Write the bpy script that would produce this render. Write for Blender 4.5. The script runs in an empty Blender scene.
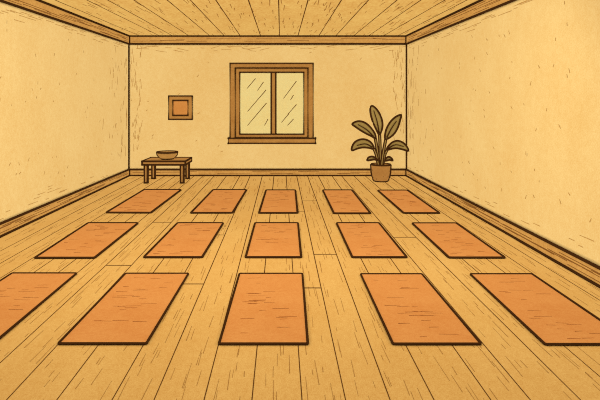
import bpy, math, random
from mathutils import Vector, Matrix

random.seed(7)
SC = bpy.context.scene
COL = SC.collection

# ------------------------------------------------------------------ survey
# Room coordinates: viewer's eye at (0, 0, EYE) looking along +Y, floor z = 0.
EYE, F, VX, VY = 1.65, 530.0, 281.0, 104.0
DB = F * EYE / 72.0                     # distance to the back wall (12.15 m)
XL = (128.5 - VX) / F * DB              # left wall
XR = (407.0 - VX) / F * DB              # right wall
Y0 = -1.2                               # where the side walls stop behind the viewer
PB = DB / F                             # metres per photo pixel on the back wall


def at(px, py, y):
    return Vector(((px - VX) / F * y, y, EYE - (py - VY) / F * y))


def on_floor(px, py, z=0.0):
    y = F * (EYE - z) / (py - VY)
    return Vector(((px - VX) / F * y, y, z))


# ------------------------------------------------------------------ materials
def lin(c):
    c /= 255.0
    return c / 12.92 if c <= 0.04045 else ((c + 0.055) / 1.055) ** 2.4


def rgb(r, g, b):
    return (lin(r), lin(g), lin(b), 1.0)


def material(name, base, dark=None, fine=260.0, fine_amt=0.35, blotch=1.3, blotch_amt=0.35,
             stretch=(1, 1, 1), rough=0.95, spec=0.0):
    m = bpy.data.materials.new(name)
    m.use_nodes = True
    nt = m.node_tree
    b = nt.nodes['Principled BSDF']
    b.inputs['Roughness'].default_value = rough
    b.inputs['Specular IOR Level'].default_value = spec
    if dark is None:
        b.inputs['Base Color'].default_value = base
        return m
    tc = nt.nodes.new('ShaderNodeTexCoord')
    mp = nt.nodes.new('ShaderNodeMapping')
    mp.inputs['Scale'].default_value = stretch
    nt.links.new(tc.outputs['Object'], mp.inputs['Vector'])

    def noise(scale, detail):
        n = nt.nodes.new('ShaderNodeTexNoise')
        n.inputs['Scale'].default_value = scale
        n.inputs['Detail'].default_value = detail
        n.inputs['Roughness'].default_value = 0.65
        nt.links.new(mp.outputs['Vector'], n.inputs['Vector'])
        r = nt.nodes.new('ShaderNodeMapRange')
        r.inputs['From Min'].default_value = 0.3
        r.inputs['From Max'].default_value = 0.7
        nt.links.new(n.outputs['Fac'], r.inputs['Value'])
        return r.outputs['Result']

    def mul(a, k):
        n = nt.nodes.new('ShaderNodeMath')
        n.operation = 'MULTIPLY'
        nt.links.new(a, n.inputs[0])
        n.inputs[1].default_value = k
        return n.outputs[0]

    def add(a, c):
        n = nt.nodes.new('ShaderNodeMath')
        n.operation = 'ADD'
        n.use_clamp = True
        nt.links.new(a, n.inputs[0])
        nt.links.new(c, n.inputs[1])
        return n.outputs[0]

    fac = add(add(mul(noise(fine, 2), fine_amt), mul(noise(fine * 0.23, 2), fine_amt * 0.45)),
              mul(noise(blotch, 3), blotch_amt))
    mx = nt.nodes.new('ShaderNodeMix')
    mx.data_type = 'RGBA'
    mx.inputs['A'].default_value = base
    mx.inputs['B'].default_value = dark
    nt.links.new(fac, mx.inputs['Factor'])
    nt.links.new(mx.outputs['Result'], b.inputs['Base Color'])
    return m


M_INK = material('ink', rgb(76, 45, 19), rgb(60, 34, 12), fine=60)
M_SEAM = material('seam', rgb(112, 70, 28), rgb(92, 54, 20), fine=60)
M_GRAIN = material('grain', rgb(190, 132, 62), rgb(164, 108, 46), fine=60)
M_MATGRAIN = material('mat_grain', rgb(192, 106, 46), rgb(164, 84, 34), fine=60)
M_TICK = material('plaster_tick', rgb(210, 156, 82), rgb(186, 132, 62), fine=60)
M_WALL = material('plaster', rgb(255, 219, 143), rgb(234, 183, 101), fine=70, fine_amt=0.5, blotch=0.7, blotch_amt=0.3)
M_FLOOR = material('floor_boards', rgb(246, 195, 108), rgb(214, 152, 70), fine=140, fine_amt=0.55, blotch=1.5,
                   blotch_amt=0.3, stretch=(1, 0.45, 1))
M_CEIL = material('ceiling_boards', rgb(255, 210, 118), rgb(226, 166, 82), fine=30, fine_amt=0.55, blotch=1.2,
                  blotch_amt=0.3, stretch=(1, 0.4, 1))
M_TRIM = material('trim_wood', rgb(232, 174, 92), rgb(196, 137, 64), fine=30, fine_amt=0.5)
M_TRIMGRAIN = material('trim_grain', rgb(150, 96, 42), rgb(124, 76, 30), fine=30)
M_FRAME = material('frame_wood', rgb(206, 148, 74), rgb(174, 116, 52), fine=30, fine_amt=0.5)
M_MAT = material('mat_rubber', rgb(238, 164, 86), rgb(212, 128, 58), fine=170, fine_amt=0.55, blotch=2.0, blotch_amt=0.3)
M_CANVAS = material('canvas', rgb(226, 152, 76), rgb(200, 124, 54), fine=30)
M_TABLE = material('table_wood', rgb(204, 146, 74), rgb(172, 116, 54), fine=30)
M_BOWL = material('bowl_clay', rgb(206, 152, 78), rgb(176, 122, 58), fine=30)
M_POT = material('pot_clay', rgb(198, 140, 70), rgb(164, 108, 50), fine=30)
M_SOIL = material('soil', rgb(104, 66, 30), rgb(70, 40, 16), fine=45)
M_LEAF = material('leaf', rgb(180, 147, 78), rgb(146, 116, 57), fine=30)
M_STEM = material('stem', rgb(176, 140, 72), rgb(146, 112, 54), fine=30)

# window glass: pale frosted glaze that still lets the sky outside through a little
M_GLASS = material('window_glass', rgb(255, 236, 156), rgb(255, 220, 134), fine=30, fine_amt=0.4)
_nt = M_GLASS.node_tree
_tr = _nt.nodes.new('ShaderNodeBsdfTransparent')
_tr.inputs['Color'].default_value = rgb(255, 226, 158)
_mx = _nt.nodes.new('ShaderNodeMixShader')
_mx.inputs['Fac'].default_value = 0.15
_p = _nt.nodes['Principled BSDF']
_p.inputs['Roughness'].default_value = 0.25
_p.inputs['Specular IOR Level'].default_value = 0.15
_nt.links.new(_p.outputs[0], _mx.inputs[1])
_nt.links.new(_tr.outputs[0], _mx.inputs[2])
_nt.links.new(_mx.outputs[0], _nt.nodes['Material Output'].inputs['Surface'])


# ------------------------------------------------------------------ mesh builder
class MB:
    def __init__(self):
        self.v, self.f, self.m, self.s = [], [], [], []

    def face(self, idx, mi=0, smooth=False):
        self.f.append(idx)
        self.m.append(mi)
        self.s.append(smooth)

    def poly(self, pts, mi=0):
        b = len(self.v)
        self.v += [Vector(p) for p in pts]
        self.face(list(range(b, b + len(pts))), mi)

    def box(self, lo, hi, mi=0, top=None):
        """axis box; top = optional 4 z values (x0y0, x1y0, x1y1, x0y1)."""
        x0, y0, z0 = lo
        x1, y1, z1 = hi
        t = top or (z1,) * 4
        self.hexa([(x0, y0, z0), (x1, y0, z0), (x1, y1, z0), (x0, y1, z0),
                   (x0, y0, t[0]), (x1, y0, t[1]), (x1, y1, t[2]), (x0, y1, t[3])], mi)

    def hexa(self, p, mi=0):
        b = len(self.v)
        self.v += [Vector(q) for q in p]
        for q in ((3, 2, 1, 0), (4, 5, 6, 7), (0, 1, 5, 4), (1, 2, 6, 5), (2, 3, 7, 6), (3, 0, 4, 7)):
            self.face([b + i for i in q], mi)

    def tube(self, pts, r, mi=0, closed=False, n=8, flat=1.0):
        pts = [Vector(p) for p in pts]
        k = len(pts)
        rs = r if isinstance(r, (list, tuple)) else [r] * k
        b = len(self.v)
        up = Vector((0.013, 0.021, 1.0)).normalized()
        for i, p in enumerate(pts):
            if closed:
                a, c = pts[i - 1], pts[(i + 1) % k]
            else:
                a, c = pts[max(i - 1, 0)], pts[min(i + 1, k - 1)]
            d1, d2 = (p - a), (c - p)
            d1 = d1.normalized() if d1.length > 1e-9 else d2.normalized()
            d2 = d2.normalized() if d2.length > 1e-9 else d1
            t = (d1 + d2).normalized()
            u = up if abs(t.dot(up)) < 0.93 else Vector((0.02, 1.0, 0.01)).normalized()
            s = t.cross(u).normalized()
            w = s.cross(t).normalized()
            mit = min(1.0 / max(0.5, math.cos(d1.angle(d2, 0.0) / 2)), 1.6)
            for j in range(n):
                an = 2 * math.pi * j / n
                self.v.append(p + s * math.cos(an) * rs[i] * mit + w * math.sin(an) * rs[i] * flat)
        for i in range(k if closed else k - 1):
            i2 = (i + 1) % k
            for j in range(n):
                j2 = (j + 1) % n
                self.face([b + i * n + j, b + i * n + j2, b + i2 * n + j2, b + i2 * n + j], mi, True)
        if not closed:
            self.face([b + j for j in range(n)][::-1], mi)
            self.face([b + (k - 1) * n + j for j in range(n)], mi)

    def rail(self, a, b, r, mi=1):
        """one straight ink bead from a to b, run past both ends so corners close."""
        a, b = Vector(a), Vector(b)
        d = (b - a).normalized()
        rr = r if isinstance(r, (list, tuple)) else [r, r]
        self.tube([a - d * rr[0] * 0.7, b + d * rr[1] * 0.7], list(rr), mi, n=8)

    def stroke(self, a, b, w0, w1, nrm, mi=1, th=0.0):
        """flat drawn line on a surface with normal nrm."""
        a, b, nrm = Vector(a), Vector(b), Vector(nrm)
        s = (b - a).cross(nrm).normalized()
        e = nrm.normalized() * random.uniform(0.0, 0.0008)
        a, b = a + e, b + e
        self.poly([a - s * w0 / 2, a + s * w0 / 2, b + s * w1 / 2, b - s * w1 / 2], mi)

    def lathe(self, prof, c, n=32, mi=0):
        c = Vector(c)
        b = len(self.v)
        for r, z in prof:
            for j in range(n):
                an = 2 * math.pi * j / n
                self.v.append(c + Vector((r * math.cos(an), r * math.sin(an), z)))
        for i in range(len(prof) - 1):
            for j in range(n):
                j2 = (j + 1) % n
                self.face([b + i * n + j, b + i * n + j2, b + (i + 1) * n + j2, b + (i + 1) * n + j], mi, True)
        self.face([b + j for j in range(n)][::-1], mi)
        e = b + (len(prof) - 1) * n
        self.face([e + j for j in range(n)], mi)

    def ring(self, c, rad, r, mi=1, n=32, flat=1.0):
        c = Vector(c)
        self.tube([c + Vector((rad * math.cos(2 * math.pi * j / n), rad * math.sin(2 * math.pi * j / n), 0))
                   for j in range(n)], r, mi, closed=True, n=6, flat=flat)

    def build(self, name, mats, parent=None, origin=None):
        o0 = Vector(origin) if origin is not None else Vector((0, 0, 0))
        me = bpy.data.meshes.new(name)
        me.from_pydata([tuple(p - o0) for p in self.v], [], self.f)
        for m in mats:
            me.materials.append(m)
        me.polygons.foreach_set('material_index', self.m)
        me.polygons.foreach_set('use_smooth', self.s)
        me.update()
        ob = bpy.data.objects.new(name, me)
        COL.objects.link(ob)
        if parent is not None:
            ob.parent = parent
            ob.location = o0 - parent.location
        else:
            ob.location = o0
        return ob


def empty(name, loc):
    o = bpy.data.objects.new(name, None)
    o.location = loc
    o.empty_display_size = 0.1
    COL.objects.link(o)
    return o


def tag(o, label=None, cat=None, group=None, kind=None):
    if label:
        o['label'] = label
    if cat:
        o['category'] = cat
    if group:
        o['group'] = group
    if kind:
        o['kind'] = kind
    return o


# ------------------------------------------------------------------ heights that run along the room
def ceil_z(y):                       # the boarded ceiling falls a touch towards the viewer
    return EYE + 68.5 / F * DB - 0.0158 * (DB - y)


def crown_z(y):
    return EYE + 60.0 / F * DB - 0.0170 * (DB - y)


def base_z(y):
    return 0.151 + 0.0032 * (DB - y)



# ------------------------------------------------------------------ floor
XS = [-3.15, -2.905, -2.66, -2.42, -2.18, -1.99, -1.79, -1.53, -1.25, -0.942, -0.708, -0.429, -0.162, 0.117,
      0.36, 0.608, 0.853, 1.17, 1.39, 1.67, 1.93, 2.19, 2.45, 2.68]
fl = MB()
fl.box((XL - 0.15, Y0, -0.12), (XR + 0.15, DB + 0.15, 0.0))
UP = Vector((0, 0, 1))


def seam_w(y):
    return 0.0045 + 0.00125 * max(0.0, y - 2.0)


for x in XS:
    steps = 6
    for i in range(steps):
        ya = Y0 + (DB - 0.05 - Y0) * i / steps
        yb = Y0 + (DB - 0.05 - Y0) * (i + 1) / steps
        fl.stroke((x, ya, 0.0008), (x, yb, 0.0008), seam_w(ya), seam_w(yb), UP, 1)
bounds = [XL] + XS + [XR]


def plank_of(x):
    for i in range(len(bounds) - 1):
        if bounds[i] <= x < bounds[i + 1]:
            return i
    return 0


joints = [(153, 222.4), (224, 235), (311, 200.8), (302, 211.4), (327, 254.4), (402, 237.4), (314, 288), (195, 284),
          (125, 265.4)]
for px, py in joints:
    p = on_floor(px, py)
    i = plank_of(p.x)
    fl.stroke((bounds[i], p.y, 0.0009), (bounds[i + 1], p.y, 0.0009), 0.02, 0.02, UP, 1)
for i in range(len(bounds) - 1):     # fine grain dashes along every plank
    a, b = bounds[i], bounds[i + 1]
    y = 1.6 + random.random()
    while y < DB - 0.3:
        for k in range(2):
            x = a + (b - a) * random.uniform(0.1, 0.9)
            L = random.uniform(0.06, 0.3) * (0.7 + y * 0.11)
            w = (0.0027 + 0.0008 * y) * random.uniform(0.6, 1.1)
            yy = y + random.uniform(-0.1, 0.1)
            fl.stroke((x, yy, 0.0007), (x + L * random.uniform(-0.03, 0.03), yy + L, 0.0007), w * 0.8, w * 0.5, UP, 2)
        y += random.uniform(0.12, 0.34) * (0.5 + 0.13 * y)
tag(fl.build('floor', [M_FLOOR, M_SEAM, M_GRAIN]), 'honey coloured plank floor running away to the back wall',
    'floor', kind='structure')

# ------------------------------------------------------------------ ceiling
ce = MB()
zb, zf = ceil_z(DB + 0.15), ceil_z(Y0)
ce.hexa([(XL - 0.15, Y0, zf), (XR + 0.15, Y0, zf), (XR + 0.15, DB + 0.15, zb), (XL - 0.15, DB + 0.15, zb),
         (XL - 0.15, Y0, zf + 0.12), (XR + 0.15, Y0, zf + 0.12), (XR + 0.15, DB + 0.15, zb + 0.12),
         (XL - 0.15, DB + 0.15, zb + 0.12)])
DN = Vector((0, 0, -1))
cx = [(p - VX) / F * DB for p in (139, 159, 172, 188.5, 209.5, 224, 240, 260.5, 279.5, 298, 319, 336, 354, 369, 384, 398)]
for x in cx:
    for i in range(4):
        ya, yb = 4 + (DB - 4) * i / 4, 4 + (DB - 4) * (i + 1) / 4
        ce.stroke((x, ya, ceil_z(ya) - 0.001), (x, yb, ceil_z(yb) - 0.001), 0.014, 0.018, DN, 1)
for k in range(260):
    x = random.uniform(XL + 0.1, XR - 0.1)
    y = random.uniform(7.0, DB - 0.3)
    L = random.uniform(0.12, 0.5)
    ce.stroke((x, y, ceil_z(y) - 0.001), (x + random.uniform(-0.02, 0.02), y + L, ceil_z(y + L) - 0.001), 0.013, 0.008,
              DN, 2)
tag(ce.build('ceiling', [M_CEIL, M_SEAM, M_GRAIN]), 'tan boarded ceiling with dark seams', 'ceiling', kind='structure')

# ------------------------------------------------------------------ walls
HX0, HX1 = at(237.5, 0, DB).x, at(306, 0, DB).x          # window opening
HZ0, HZ1 = at(0, 136, DB).z, at(0, 70, DB).z
TOP = ceil_z(DB)
wb = MB()
wb.box((XL - 0.15, DB, 0), (HX0, DB + 0.15, TOP + 0.02))
wb.box((HX1, DB, 0), (XR + 0.15, DB + 0.15, TOP + 0.02))
wb.box((HX0, DB, 0), (HX1, DB + 0.15, HZ0))
wb.box((HX0, DB, HZ1), (HX1, DB + 0.15, TOP + 0.02))


def ticks_back(n, x0, x1, z0, z1, dx, dz, L0, L1, w=0.011):
    for _ in range(n):
        x, z = random.uniform(x0, x1), random.uniform(z0, z1)
        L = random.uniform(L0, L1)
        if HX0 - 0.35 < x < HX1 + 0.35 and HZ0 - 0.3 < z < HZ1 + 0.35:
            continue
        d = Vector((dx + random.uniform(-0.25, 0.25), 0, dz + random.uniform(-0.25, 0.25))).normalized()
        p = Vector((x, DB - 0.0012, z))
        wb.stroke(p, p + d * L, w, w * 0.6, (0, -1, 0), 1)


zc = crown_z(DB)
ticks_back(46, XL + 0.05, XL + 0.30, 0.5, zc - 0.05, 0.05, 1, 0.06, 0.22)
ticks_back(46, XR - 0.32, XR - 0.05, 0.5, zc - 0.05, 0.05, 1, 0.06, 0.22)
ticks_back(34, XL + 0.1, XR - 0.1, zc - 0.16, zc - 0.05, 1, 0, 0.08, 0.35)
ticks_back(26, XL + 0.3, XR - 0.3, 0.35, zc - 0.2, 0.6, 0.5, 0.03, 0.07, 0.013)
tag(wb.build('wall_back', [M_WALL, M_TICK]), 'yellow plaster end wall holding the window', 'wall', kind='structure')


def side_wall(name, X, sgn, label):
    w = MB()
    xa, xb = (X - 0.15, X) if sgn > 0 else (X, X + 0.15)
    w.box((xa, Y0, 0), (xb, DB + 0.15, 0), top=(ceil_z(Y0) + 0.02, ceil_z(Y0) + 0.02, ceil_z(DB) + 0.02, ceil_z(DB) + 0.02))
    xs = X + sgn * 0.0012
    n = (sgn, 0, 0)
    for _ in range(44):              # upright strokes near the far corner
        y, z = DB - abs(random.gauss(0, 0.55)) - 0.08, random.uniform(0.4, crown_z(DB) - 0.2)
        w.stroke((xs, y, z), (xs, y + random.uniform(-0.05, 0.05), z + random.uniform(0.06, 0.22)), 0.022, 0.014, n, 1)
    for _ in range(40):              # strokes running under the crown
        y = random.uniform(5.0, DB - 0.2)
        z = crown_z(y) - 0.03 - abs(random.gauss(0, 0.07))
        L = random.uniform(0.1, 0.5)
        w.stroke((xs, y, z), (xs, y + L, z + 0.012 * L), 0.008, 0.005, n, 1)
    for _ in range(26):              # and above the baseboard
        y = random.uniform(4.0, DB - 0.2)
        z = base_z(y) + 0.04 + abs(random.gauss(0, 0.08))
        L = random.uniform(0.08, 0.3)
        w.stroke((xs, y, z), (xs, y + L, z - 0.01 * L), 0.008, 0.005, n, 1)
    for _ in range(90):              # stray flecks
        y, z = random.uniform(3.5, DB - 0.6), random.uniform(0.4, 2.7)
        w.stroke((xs, y, z), (xs, y + random.uniform(-0.03, 0.05), z + random.uniform(0.015, 0.05)), 0.012, 0.008, n, 1)
    w.rail((X + sgn * 0.010, DB - 0.010, 0.16), (X + sgn * 0.010, DB - 0.010, crown_z(DB)), 0.020, 2)
    tag(w.build(name, [M_WALL, M_TICK, M_INK]), label, 'wall', kind='structure')


side_wall('wall_left', XL, 1, 'yellow plaster side wall on the table side of the room')
side_wall('wall_right', XR, -1, 'yellow plaster side wall on the plant side of the room')


# ------------------------------------------------------------------ crown boards and baseboards
def side_board(name, X, sgn, zlo, zhi, th, label, cat):
    b = MB()
    x2 = X + sgn * th
    ya, yb = Y0 + 0.02, DB - th
    p = [(X, ya, zlo(ya)), (x2, ya, zlo(ya)), (x2, yb, zlo(yb)), (X, yb, zlo(yb)),
         (X, ya, zhi(ya)), (x2, ya, zhi(ya)), (x2, yb, zhi(yb)), (X, yb, zhi(yb))]
    if sgn < 0:
        p = [p[1], p[0], p[3], p[2], p[5], p[4], p[7], p[6]]
    b.hexa(p)
    b.rail((x2, ya, zlo(ya)), (x2, yb, zlo(yb)), [0.013, 0.021], 1)
    b.rail((x2, ya, zhi(ya)), (x2, yb, zhi(yb)), [0.013, 0.021], 1)
    n = (sgn, 0, 0)
    xs = x2 + sgn * 0.001
    y = 3.0
    while y < yb - 0.4:              # grain lines along the board
        t = random.uniform(0.2, 0.8)
        L = min(random.uniform(0.3, 1.3), yb - 0.1 - y)
        f = lambda q: zlo(q) + (zhi(q) - zlo(q)) * t
        b.stroke((xs, y, f(y)), (xs, y + L, f(y + L)), 0.009, 0.006, n, 2)
        y += L * random.uniform(0.12, 0.4)
    tag(b.build(name, [M_TRIM, M_INK, M_TRIMGRAIN]), label, cat, kind='structure')


def back_board(name, zlo, zhi, th, label, cat):
    b = MB()
    b.box((XL, DB - th, zlo), (XR, DB, zhi))
    for z in (zlo, zhi):
        b.rail((XL, DB - th, z), (XR, DB - th, z), 0.021, 1)
    for X in (XL + 0.028, XR - 0.028):
        b.rail((X, DB - th - 0.006, zlo), (X, DB - th - 0.006, zhi), 0.018, 1)
    x = XL + 0.1
    while x < XR - 0.5:
        z = zlo + (zhi - zlo) * random.uniform(0.25, 0.75)
        L = random.uniform(0.2, 0.8)
        b.stroke((x, DB - th - 0.001, z), (min(x + L, XR - 0.05), DB - th - 0.001, z), 0.010, 0.006, (0, -1, 0), 2)
        x += L * random.uniform(0.5, 1.2)
    tag(b.build(name, [M_TRIM, M_INK, M_TRIMGRAIN]), label, cat, kind='structure')


side_board('trim_1', XL, 1, crown_z, lambda y: ceil_z(y) - 0.012, 0.022, 'brown crown board along the left wall', 'crown board')
side_board('trim_2', XR, -1, crown_z, lambda y: ceil_z(y) - 0.012, 0.022, 'brown crown board along the right wall', 'crown board')
back_board('trim_3', zc, ceil_z(DB) - 0.012, 0.022, 'brown crown board above the window wall', 'crown board')
side_board('baseboard_left', XL, 1, lambda y: 0.008, base_z, 0.022, 'brown baseboard along the left wall', 'baseboard')
side_board('baseboard_right', XR, -1, lambda y: 0.008, base_z, 0.022, 'brown baseboard along the right wall', 'baseboard')
back_board('baseboard_back', 0.008, base_z(DB), 0.022, 'brown baseboard along the window wall', 'baseboard')


# ------------------------------------------------------------------ framed rectangles on the back wall
def rect_at(x0, y0, x1, y1, y):
    a, b = at(x0, y1, y), at(x1, y0, y)
    return a.x, a.z, b.x, b.z          # xmin, zmin, xmax, zmax


def ring_frame(mb, outer, inner, yf, yb, r, mi=0, ink=1, draw=('outer', 'inner')):
    ox0, oz0, ox1, oz1 = outer
    ix0, iz0, ix1, iz1 = inner
    mb.box((ox0, yf, oz0), (ix0, yb, oz1), mi)
    mb.box((ix1, yf, oz0), (ox1, yb, oz1), mi)
    mb.box((ix0, yf, oz0), (ix1, yb, iz0), mi)
    mb.box((ix0, yf, iz1), (ix1, yb, oz1), mi)
    for nm, (a, b, c, d) in (('outer', outer), ('inner', inner)):
        if nm in draw:
            mb.tube([(a, yf, b), (c, yf, b), (c, yf, d), (a, yf, d)], r, ink, closed=True, n=8)


# window
win = empty('window_1', at(271.5, 138, DB))
tag(win, 'wood framed double window with a sill on the back wall', 'window', kind='structure')
yw = DB - 0.07
w = MB()
ring_frame(w, rect_at(230, 63.2, 313.2, 138.3, yw), rect_at(235.2, 68, 308, 138.3 - 0.5, yw), yw, DB, 0.0205)
w.build('window_frame', [M_FRAME, M_INK], win)
ys = DB - 0.05
w = MB()
ring_frame(w, rect_at(235.2, 68, 308, 138, ys), rect_at(239.8, 72.3, 303.8, 134.2, ys), ys, DB + 0.05, 0.021, draw=('inner',))
w.build('sash', [M_FRAME, M_INK], win)
w = MB()
a, b_, c, d = rect_at(271.2, 72.3, 275.8, 134.2, ys)
w.box((a, ys, b_), (c, DB + 0.05, d))
w.rail((a, ys, b_), (a, ys, d), 0.018)
w.rail((c, ys, b_), (c, ys, d), 0.018)
w.build('mullion', [M_FRAME, M_INK], win)
yp = DB - 0.005
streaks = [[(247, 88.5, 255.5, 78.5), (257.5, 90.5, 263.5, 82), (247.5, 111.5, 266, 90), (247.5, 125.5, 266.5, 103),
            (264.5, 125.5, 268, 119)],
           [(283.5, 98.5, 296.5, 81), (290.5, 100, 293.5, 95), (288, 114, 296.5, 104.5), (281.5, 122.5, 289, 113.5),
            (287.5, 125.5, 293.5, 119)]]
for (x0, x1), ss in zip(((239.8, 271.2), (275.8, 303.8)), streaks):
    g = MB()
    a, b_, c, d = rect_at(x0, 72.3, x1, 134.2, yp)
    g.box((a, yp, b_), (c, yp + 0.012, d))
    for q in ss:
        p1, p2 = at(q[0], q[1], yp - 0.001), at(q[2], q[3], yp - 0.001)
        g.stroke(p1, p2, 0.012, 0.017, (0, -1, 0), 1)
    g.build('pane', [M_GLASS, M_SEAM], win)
w = MB()
yl = DB - 0.13
a, b_, c, d = rect_at(228.2, 138.3, 315.6, 143.4, yl)
w.box((a, yl, b_), (c, DB, d))
w.tube([(a, yl, b_), (c, yl, b_), (c, yl, d), (a, yl, d)], 0.0205, 1, closed=True)
w.rail((a, yl, d), (a, DB, d), 0.0205)
w.rail((c, yl, d), (c, DB, d), 0.0205)
w.rail((a, yl, b_), (a, DB, b_), 0.0205)
w.rail((c, yl, b_), (c, DB, b_), 0.0205)
w.build('window_sill', [M_FRAME, M_INK], win)

# small square picture
yf = DB - 0.045
pf = empty('picture_frame', at(180.4, 107.6, DB))
tag(pf, 'small square brown picture frame with plain orange panel on wall above low table', 'picture')
w = MB()
inn = rect_at(172.8, 100.4, 188, 115.4, yf)
ring_frame(w, rect_at(168.6, 96, 192.3, 119.4, yf), inn, yf, DB, 0.0205)
w.build('frame', [M_FRAME, M_INK], pf)
w = MB()
w.box((inn[0], DB - 0.02, inn[1]), (inn[2], DB, inn[3]))
w.build('picture_panel', [M_CANVAS], pf)

# ------------------------------------------------------------------ yoga mats
MATS = [
    # far row, left to right: corners TL, TR, BR, BL in the survey
    [(144, 189.8), (181, 189.8), (150.6, 212.8), (106.2, 212.6)],
    [(213, 189.9), (246.4, 189.9), (232.4, 212.9), (190.8, 212.9)],
    [(266, 190.2), (295.4, 190.2), (297.6, 213), (259, 213)],
    [(322.8, 190.2), (352, 190.2), (370.6, 213.4), (334, 213.4)],
    [(377.9, 190.4), (407.5, 190.4), (439.6, 213.1), (403.8, 213.1)],
    # middle row
    [(88, 223), (138, 223), (94.4, 257.8), (34.8, 257.8)],
    [(177.4, 223), (223.2, 223), (202, 257.2), (143.8, 257.2)],
    [(255, 223), (298, 223), (301.2, 257.2), (245.6, 257.2)],
    [(336.6, 223), (379, 223), (406.8, 257.2), (352.4, 257.2)],
    [(412.2, 223.2), (456.2, 223.2), (505, 257.6), (449.2, 257.6)],
    # front row
    [(12, 273.2), (76.6, 273.2), (-7, 343.6), (-97, 343.6)],
    [(125.6, 273.5), (188.4, 273.5), (146.3, 343.5), (58.3, 343.5)],
    [(239.4, 273.6), (302.4, 273.6), (307.8, 343.7), (219, 343.7)],
    [(360.7, 274), (421.9, 274), (480.9, 343.8), (393, 343.8)],
    [(470.3, 274), (531.8, 274), (635, 344.2), (545.2, 344.2)],
]
LABELS = [
    'orange yoga mat leftmost in the far row, in front of the low table',
    'orange yoga mat second from left in the far row, near the window wall',
    'orange yoga mat in the middle of the far row, below the window',
    'orange yoga mat second from right in the far row, right of the window line',
    'orange yoga mat rightmost in the far row, in front of the potted plant',
    'orange yoga mat leftmost in the middle row, beside the left baseboard',
    'orange yoga mat second from left in the middle row',
    'orange yoga mat at the centre of the middle row and of the whole grid',
    'orange yoga mat second from right in the middle row',
    'orange yoga mat rightmost in the middle row, beside the right baseboard',
    'orange yoga mat leftmost in the front row, cut off by the left photo edge',
    'orange yoga mat second from left in the front row nearest the viewer',
    'orange yoga mat in the centre of the front row, in line with the window',
    'orange yoga mat second from right in the front row nearest the viewer',
    'orange yoga mat rightmost in the front row, cut off by the right photo edge',
]
TH = 0.010
for i, (quad, lab) in enumerate(zip(MATS, LABELS)):
    row = i // 5
    r = (0.0165, 0.0130, 0.0095)[row]
    q = [on_floor(px, py, TH) for px, py in quad]
    cen = sum(q, Vector()) / 4
    # outline with softly rounded corners
    out = []
    rc = (0.03, 0.022, 0.014)[row]
    for k in range(4):
        p, a, b = q[k], q[k - 1], q[(k + 1) % 4]
        da, db = (a - p).normalized() * rc, (b - p).normalized() * rc
        for t in (0, 0.33, 0.67, 1):
            out.append((p + da) * (1 - t) ** 2 + p * 2 * t * (1 - t) + (p + db) * t * t)
    m = MB()
    n = len(out)
    m.v += [v.copy() for v in out] + [Vector((v.x, v.y, 0.0)) for v in out]
    m.face(list(range(n))[::-1])
    m.face(list(range(n, 2 * n)))
    for k in range(n):
        k2 = (k + 1) % n
        m.face([k, k2, n + k2, n + k])
    for _ in range(22):              # short cross strokes on the rubber
        u, v = random.uniform(0.08, 0.72), random.uniform(0.06, 0.95)
        du = random.uniform(0.06, 0.24)
        f = lambda s, t: (q[0] * (1 - s) + q[1] * s) * (1 - t) + (q[3] * (1 - s) + q[2] * s) * t
        up = Vector((0, 0, 0.0008))
        wd = (0.018, 0.012, 0.0075)[row] * random.uniform(0.5, 1.0)
        m.stroke(f(u, v) + up, f(u + du, v + random.uniform(-0.006, 0.006)) + up, wd, wd * 0.5, UP, 1)
    base = Vector((cen.x, cen.y, 0))
    o = m.build('yoga_mat', [M_MAT, M_MATGRAIN], origin=base)
    tag(o, lab, 'yoga mat', 'orange yoga mats laid out in three rows of five')
    e = MB()
    e.tube([Vector((v.x, v.y, TH)) for v in out], r, 0, closed=True, n=8, flat=1.0)
    eo = e.build('edging', [M_INK], o, origin=base)
    eo['label'] = 'dark brown edging around the mat'

# ------------------------------------------------------------------ low table
ty0, ty1 = 10.98, 11.72
p_fl, p_fr = at(142.0, 161.2, ty0), at(185.4, 161.2, ty0)
tz = p_fl.z
tx0, tx1 = p_fl.x, p_fr.x
th = 0.082
tb = empty('low_table', ((tx0 + tx1) / 2, (ty0 + ty1) / 2, 0))
tag(tb, 'small low brown wooden table with four legs by the back wall', 'table')
m = MB()
m.box((tx0, ty0, tz - th), (tx1, ty1, tz))
ri = 0.0195
m.tube([(tx0, ty0, tz - th + ri * 0.3), (tx1, ty0, tz - th + ri * 0.3), (tx1, ty1, tz - th + ri * 0.3),
        (tx0, ty1, tz - th + ri * 0.3)], ri, 1, closed=True)
ze = tz - ri * 0.15
for pa, pb in (((tx0, ty0, ze), (tx1, ty0, ze)), ((tx1, ty0, ze), (tx1, ty1, ze)), ((tx1, ty1, ze), (tx0, ty1, ze)),
               ((tx0, ty1, ze), (tx0, ty0, ze))):
    m.rail(pa, pb, ri)
for x in (tx0, tx1):
    for y in (ty0, ty1):
        m.rail((x, y, tz - th + ri), (x, y, tz - ri * 1.6), ri)
for k in range(7):
    x, y = random.uniform(tx0 + .05, tx1 - .4), random.uniform(ty0 + .08, ty1 - .08)
    m.stroke((x, y, tz + .001), (x + random.uniform(.1, .3), y, tz + .001), .012, .008, UP, 2)
m.build('tabletop', [M_TABLE, M_INK, M_SEAM], tb)
lw = 0.066
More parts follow.
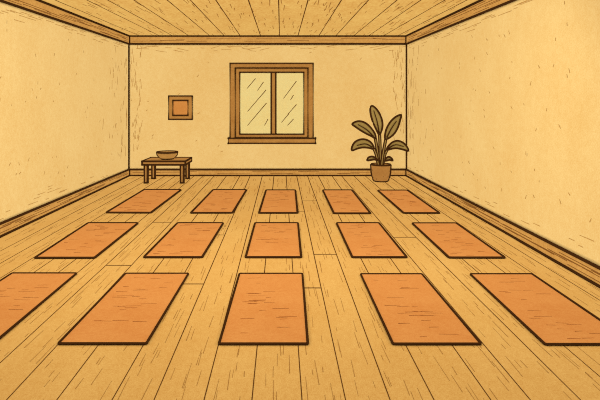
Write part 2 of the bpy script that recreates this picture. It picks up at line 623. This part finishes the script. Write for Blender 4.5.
for (cx_, cy_) in ((tx0 + 0.075, ty0 + 0.05), (tx1 - 0.075, ty0 + 0.05), (tx0 + 0.075, ty1 - 0.05), (tx1 - 0.075, ty1 - 0.05)):
    m = MB()
    h = lw / 2
    g = h * 0.92
    zt = tz - th
    m.hexa([(cx_ - g, cy_ - g, 0), (cx_ + g, cy_ - g, 0), (cx_ + g, cy_ + g, 0), (cx_ - g, cy_ + g, 0),
            (cx_ - h, cy_ - h, zt), (cx_ + h, cy_ - h, zt), (cx_ + h, cy_ + h, zt), (cx_ - h, cy_ + h, zt)])
    for sx in (-1, 1):
        for sy in (-1, 1):
            m.rail((cx_ + sx * g, cy_ + sy * g, 0.012), (cx_ + sx * h, cy_ + sy * h, zt), 0.017)
    m.tube([(cx_ - g, cy_ - g, 0.014), (cx_ + g, cy_ - g, 0.014), (cx_ + g, cy_ + g, 0.014), (cx_ - g, cy_ + g, 0.014)],
           0.017, 1, closed=True)
    m.build('leg', [M_TABLE, M_INK], tb)

# ------------------------------------------------------------------ bowl on the table
by = 11.36
bc = at(167.2, 155, by)
bz = tz + 0.004
rim_z = at(0, 152.0, by).z - bz
br = 10.1 / F * by
m = MB()
prof = [(0.085, 0.0), (0.115, 0.004), (0.165, rim_z * 0.30), (0.205, rim_z * 0.62), (br, rim_z),
        (br - 0.018, rim_z), (0.185, rim_z * 0.66), (0.14, rim_z * 0.36), (0.02, rim_z * 0.22)]
bowl_c = Vector((bc.x, by, bz))
m.lathe(prof, bowl_c, 36)
m.ring(bowl_c + Vector((0, 0, rim_z)), br, 0.0195, 1, 36)
m.ring(bowl_c + Vector((0, 0, 0.021)), 0.120, 0.02, 1, 28)
va = math.atan2(-bc.x, by)
for s in (0, math.pi):               # drawn seams down both flanks
    an = va + s
    m.tube([bowl_c + Vector((r * math.cos(an), r * math.sin(an), z)) for r, z in
            [(0.122, 0.026), (0.165, rim_z * 0.30), (0.205, rim_z * 0.62), (br, rim_z)]], 0.021, 1)
o = m.build('bowl', [M_BOWL, M_INK], origin=bowl_c)
tag(o, 'shallow round brown bowl standing on the low table', 'bowl')

# ------------------------------------------------------------------ potted plant
py_ = 11.30
pc = at(380.8, 150, py_)
pl = empty('potted_plant', (pc.x, py_, 0))
tag(pl, 'broad leaved plant in a brown clay pot in the back right corner', 'potted plant')
pcen = Vector((pc.x, py_, 0))
rz = at(0, 164.4, py_).z
rr = 9.5 / F * py_
m = MB()
prof = [(0.110, 0.0), (0.134, 0.010), (0.156, 0.045), (0.176, 0.11), (0.191, 0.20), (rr - 0.004, rz - 0.06), (rr, rz - 0.03), (rr, rz),
        (rr - 0.03, rz), (rr - 0.035, rz - 0.05), (0.02, rz - 0.055)]
m.lathe(prof, pcen, 36)
m.ring(pcen + Vector((0, 0, rz)), rr - 0.004, 0.020, 1, 36)
m.ring(pcen + Vector((0, 0, 0.014)), 0.126, 0.022, 1, 30)
va = math.atan2(-pc.x, py_)
for s in (0, math.pi):
    an = va + s
    m.tube([pcen + Vector((r * math.cos(an), r * math.sin(an), z)) for r, z in
            [(0.130, 0.018), (0.158, 0.05), (0.178, 0.11), (0.194, 0.20), (rr - 0.004, rz - 0.06), (rr, rz)]], 0.027, 1)
for k in range(9):                  # clay flecks
    an, z = random.uniform(math.pi, 2 * math.pi), random.uniform(0.05, rz - 0.07)
    r = 0.153 + 0.048 * z / 0.28 + 0.006
    p = pcen + Vector((r * math.cos(an), r * math.sin(an), z))
    m.stroke(p, p + Vector((0, 0, 0.025)), 0.012, 0.008, (math.cos(an), math.sin(an), 0), 2)
m.build('pot', [M_POT, M_INK, M_SEAM], pl)
m = MB()
m.lathe([(rr - 0.05, rz - 0.06), (rr - 0.05, rz - 0.035), (0.08, rz - 0.022), (0.01, rz - 0.018)], pcen, 28)
m.build('soil', [M_SOIL], pl)


def za(pts):                         # survey sheet A: 10x from (345, 100)
    return [(345 + x / 10, 100 + y / 10) for x, y in pts]


def zb_(pts):                        # survey sheet B: 8x from (345, 135)
    return [(345 + x / 8, 135 + y / 8) for x, y in pts]


def smooth_closed(pts, k=3):
    out = []
    n = len(pts)
    for i in range(n):
        p0, p1, p2, p3 = (Vector(pts[(i + j) % n]) for j in (-1, 0, 1, 2))
        for s in range(k):
            t = s / k
            out.append(0.5 * (2 * p1 + (p2 - p0) * t + (2 * p0 - 5 * p1 + 4 * p2 - p3) * t * t
                              + (3 * p1 - p0 - 3 * p2 + p3) * t ** 3))
    return out


def smooth_open(pts, k=5):
    P = [Vector(p) for p in pts]
    P = [2 * P[0] - P[1]] + P + [2 * P[-1] - P[-2]]
    out = []
    for i in range(1, len(P) - 2):
        p0, p1, p2, p3 = P[i - 1:i + 3]
        for s in range(k):
            t = s / k
            out.append(0.5 * (2 * p1 + (p2 - p0) * t + (2 * p0 - 5 * p1 + 4 * p2 - p3) * t * t
                              + (3 * p1 - p0 - 3 * p2 + p3) * t ** 3))
    out.append(P[-2])
    return out


# each blade: outline, midrib (base -> tip), how far the tip leans out of the plant's plane (m)
LEAVES = [
    (za([(345, 347), (374, 275), (370, 200), (342, 130), (303, 78), (268, 58), (252, 85), (257, 145), (277, 215), (310, 290)]),
     za([(342, 330), (322, 220), (288, 105)]), 0.10),
    (za([(402, 392), (402, 335), (422, 270), (462, 208), (512, 165), (562, 149), (552, 200), (532, 268), (498, 330), (448, 375)]),
     za([(418, 375), (462, 290), (515, 210)]), -0.16),
    (za([(72, 241), (110, 216), (160, 213), (215, 236), (265, 285), (300, 340), (306, 386), (268, 364), (208, 334), (150, 300), (102, 266)]),
     za([(285, 365), (220, 300), (130, 245)]), -0.12),
    (zb_([(56, 124), (57, 92), (80, 56), (120, 36), (165, 36), (205, 57), (230, 95), (226, 112), (190, 103), (140, 100), (95, 110)]),
     zb_([(218, 98), (165, 72), (95, 84)]), -0.20),
    (zb_([(334, 120), (346, 90), (376, 60), (415, 46), (455, 56), (490, 86), (509, 127), (470, 118), (420, 107), (380, 109)]),
     zb_([(345, 106), (405, 78), (470, 92)]), 0.14),
    (zb_([(178, 203), (186, 181), (213, 172), (240, 180), (258, 202), (235, 196), (205, 201)]), None, -0.10),
    (zb_([(318, 205), (334, 181), (355, 175), (374, 188), (382, 205), (357, 200), (336, 205)]), None, 0.08),
]
ROOT_Y = [py_ + 0.03, py_ - 0.02, py_ - 0.04, py_ - 0.06, py_ + 0.04, py_ - 0.10, py_ - 0.05]
for (outl, rib, lean), ry in zip(LEAVES, ROOT_Y):
    P2 = smooth_closed(outl, 3)
    # base = outline point closest to the plant's axis foot, tip = farthest
    foot = Vector((380.5, 165))
    ds = [(p - foot).length for p in P2]
    dmin, dmax = min(ds), max(ds)

    def depth(p):
        t = ((p - foot).length - dmin) / (dmax - dmin)
        return ry + lean * t

    m = MB()
    P3 = [at(p.x, p.y, depth(p)) for p in P2]
    cen = sum(P3, Vector()) / len(P3) + Vector((0, 0.02, 0))
    b = len(m.v)
    m.v += P3 + [cen]
    n = len(P3)
    for k in range(n):
        m.face([b + k, b + (k + 1) % n, b + n], 0, True)
    b = len(m.v)
    m.v += [p + Vector((0, 0.008, 0)) for p in P3] + [cen + Vector((0, 0.008, 0))]
    for k in range(n):
        m.face([b + (k + 1) % n, b + k, b + n], 0, True)
    m.tube(P3, 0.0205, 1, closed=True, n=8)
    if rib:
        R2 = smooth_open(rib, 5)
        R3 = [at(p.x, p.y, depth(p) - 0.004) for p in R2]
        m.tube(R3, [0.015 - 0.008 * k / len(R3) for k in range(len(R3))], 1, n=6)
    m.build('leaf', [M_LEAF, M_INK], pl)

STEMS = [
    (zb_([(282, 244), (281, 150), (279, 60)]) + za([(345, 345)]), ROOT_Y[0]),
    (zb_([(292, 244), (304, 150)]) + za([(408, 388)]), ROOT_Y[1]),
    (zb_([(274, 244), (262, 150)]) + za([(303, 382)]), ROOT_Y[2]),
    (zb_([(268, 246), (250, 160), (228, 104)]), ROOT_Y[3]),
    (zb_([(300, 246), (316, 165), (338, 116)]), ROOT_Y[4]),
]
for pts, y in STEMS:
    S2 = smooth_open(pts, 5)
    S3 = [at(p.x, p.y, y) for p in S2]
    S3[0].z = rz - 0.03
    m = MB()
    m.tube(S3, 0.016, 0, n=8)
    m.tube([p + Vector((-0.022, -0.004, 0)) for p in S3], 0.014, 1, n=6)
    m.tube([p + Vector((0.022, -0.004, 0)) for p in S3], 0.014, 1, n=6)
    m.build('stem', [M_STEM, M_INK], pl)

# ------------------------------------------------------------------ light
world = bpy.data.worlds.new('daylight')
SC.world = world
world.use_nodes = True
bg = world.node_tree.nodes['Background']
bg.inputs['Color'].default_value = (1.0, 0.965, 0.93, 1)
bg.inputs['Strength'].default_value = 0.86
world.light_settings.distance = 0.03
world.light_settings.ao_factor = 1.0
SC.cycles.use_fast_gi = True
SC.cycles.fast_gi_method = 'REPLACE'
SC.cycles.ao_bounces = 1
SC.cycles.ao_bounces_render = 1


def area(name, loc, size, size_y, power, target, col=(1.0, 0.95, 0.86)):
    l = bpy.data.lights.new(name, 'AREA')
    l.shape = 'RECTANGLE'
    l.size, l.size_y, l.energy, l.color = size, size_y, power, col
    o = bpy.data.objects.new(name, l)
    o.location = loc
    o.rotation_euler = (Vector(target) - Vector(loc)).to_track_quat('-Z', 'Y').to_euler()
    COL.objects.link(o)


area('fill_area', (-0.3, 5.0, 2.85), 4.6, 2.2, 52, (-0.3, 8.4, 0))  # added out-of-view fill lifting the floor and far end, no real fixture
for lx, tx in ((-2.6, XR), (2.1, XL)):   # two added, unseen soft spots that brighten the middle of the side walls
    sp = bpy.data.lights.new('wall_fill_spot', 'SPOT')
    sp.energy, sp.spot_size, sp.spot_blend, sp.shadow_soft_size = 330, math.radians(50), 1.0, 0.5
    sp.color = (1.0, 0.96, 0.88)
    so = bpy.data.objects.new('wall_fill_spot', sp)
    so.location = (lx, -0.6, 2.1)
    so.rotation_euler = (Vector((tx, 7.8, 1.5)) - so.location).to_track_quat('-Z', 'Y').to_euler()
    COL.objects.link(so)

# ------------------------------------------------------------------ camera
cam = bpy.data.cameras.new('camera')
cam.sensor_fit = 'HORIZONTAL'
cam.sensor_width = 36.0
cam.lens = F / 600.0 * 36.0
cam.shift_x = (300.0 - VX) / 600.0
cam.shift_y = -(200.0 - VY) / 600.0
cam.clip_start = 0.05
co = bpy.data.objects.new('camera', cam)
co.location = (0, 0, EYE)
co.rotation_euler = (math.pi / 2, 0, 0)
COL.objects.link(co)
SC.camera = co

SC.view_settings.view_transform = 'Standard'
SC.view_settings.look = 'None'
SC.cycles.use_denoising = False
SC.cycles.pixel_filter_type = 'BLACKMAN_HARRIS'
SC.cycles.filter_width = 1.05
SC.cycles.max_bounces = 8
SC.cycles.diffuse_bounces = 6
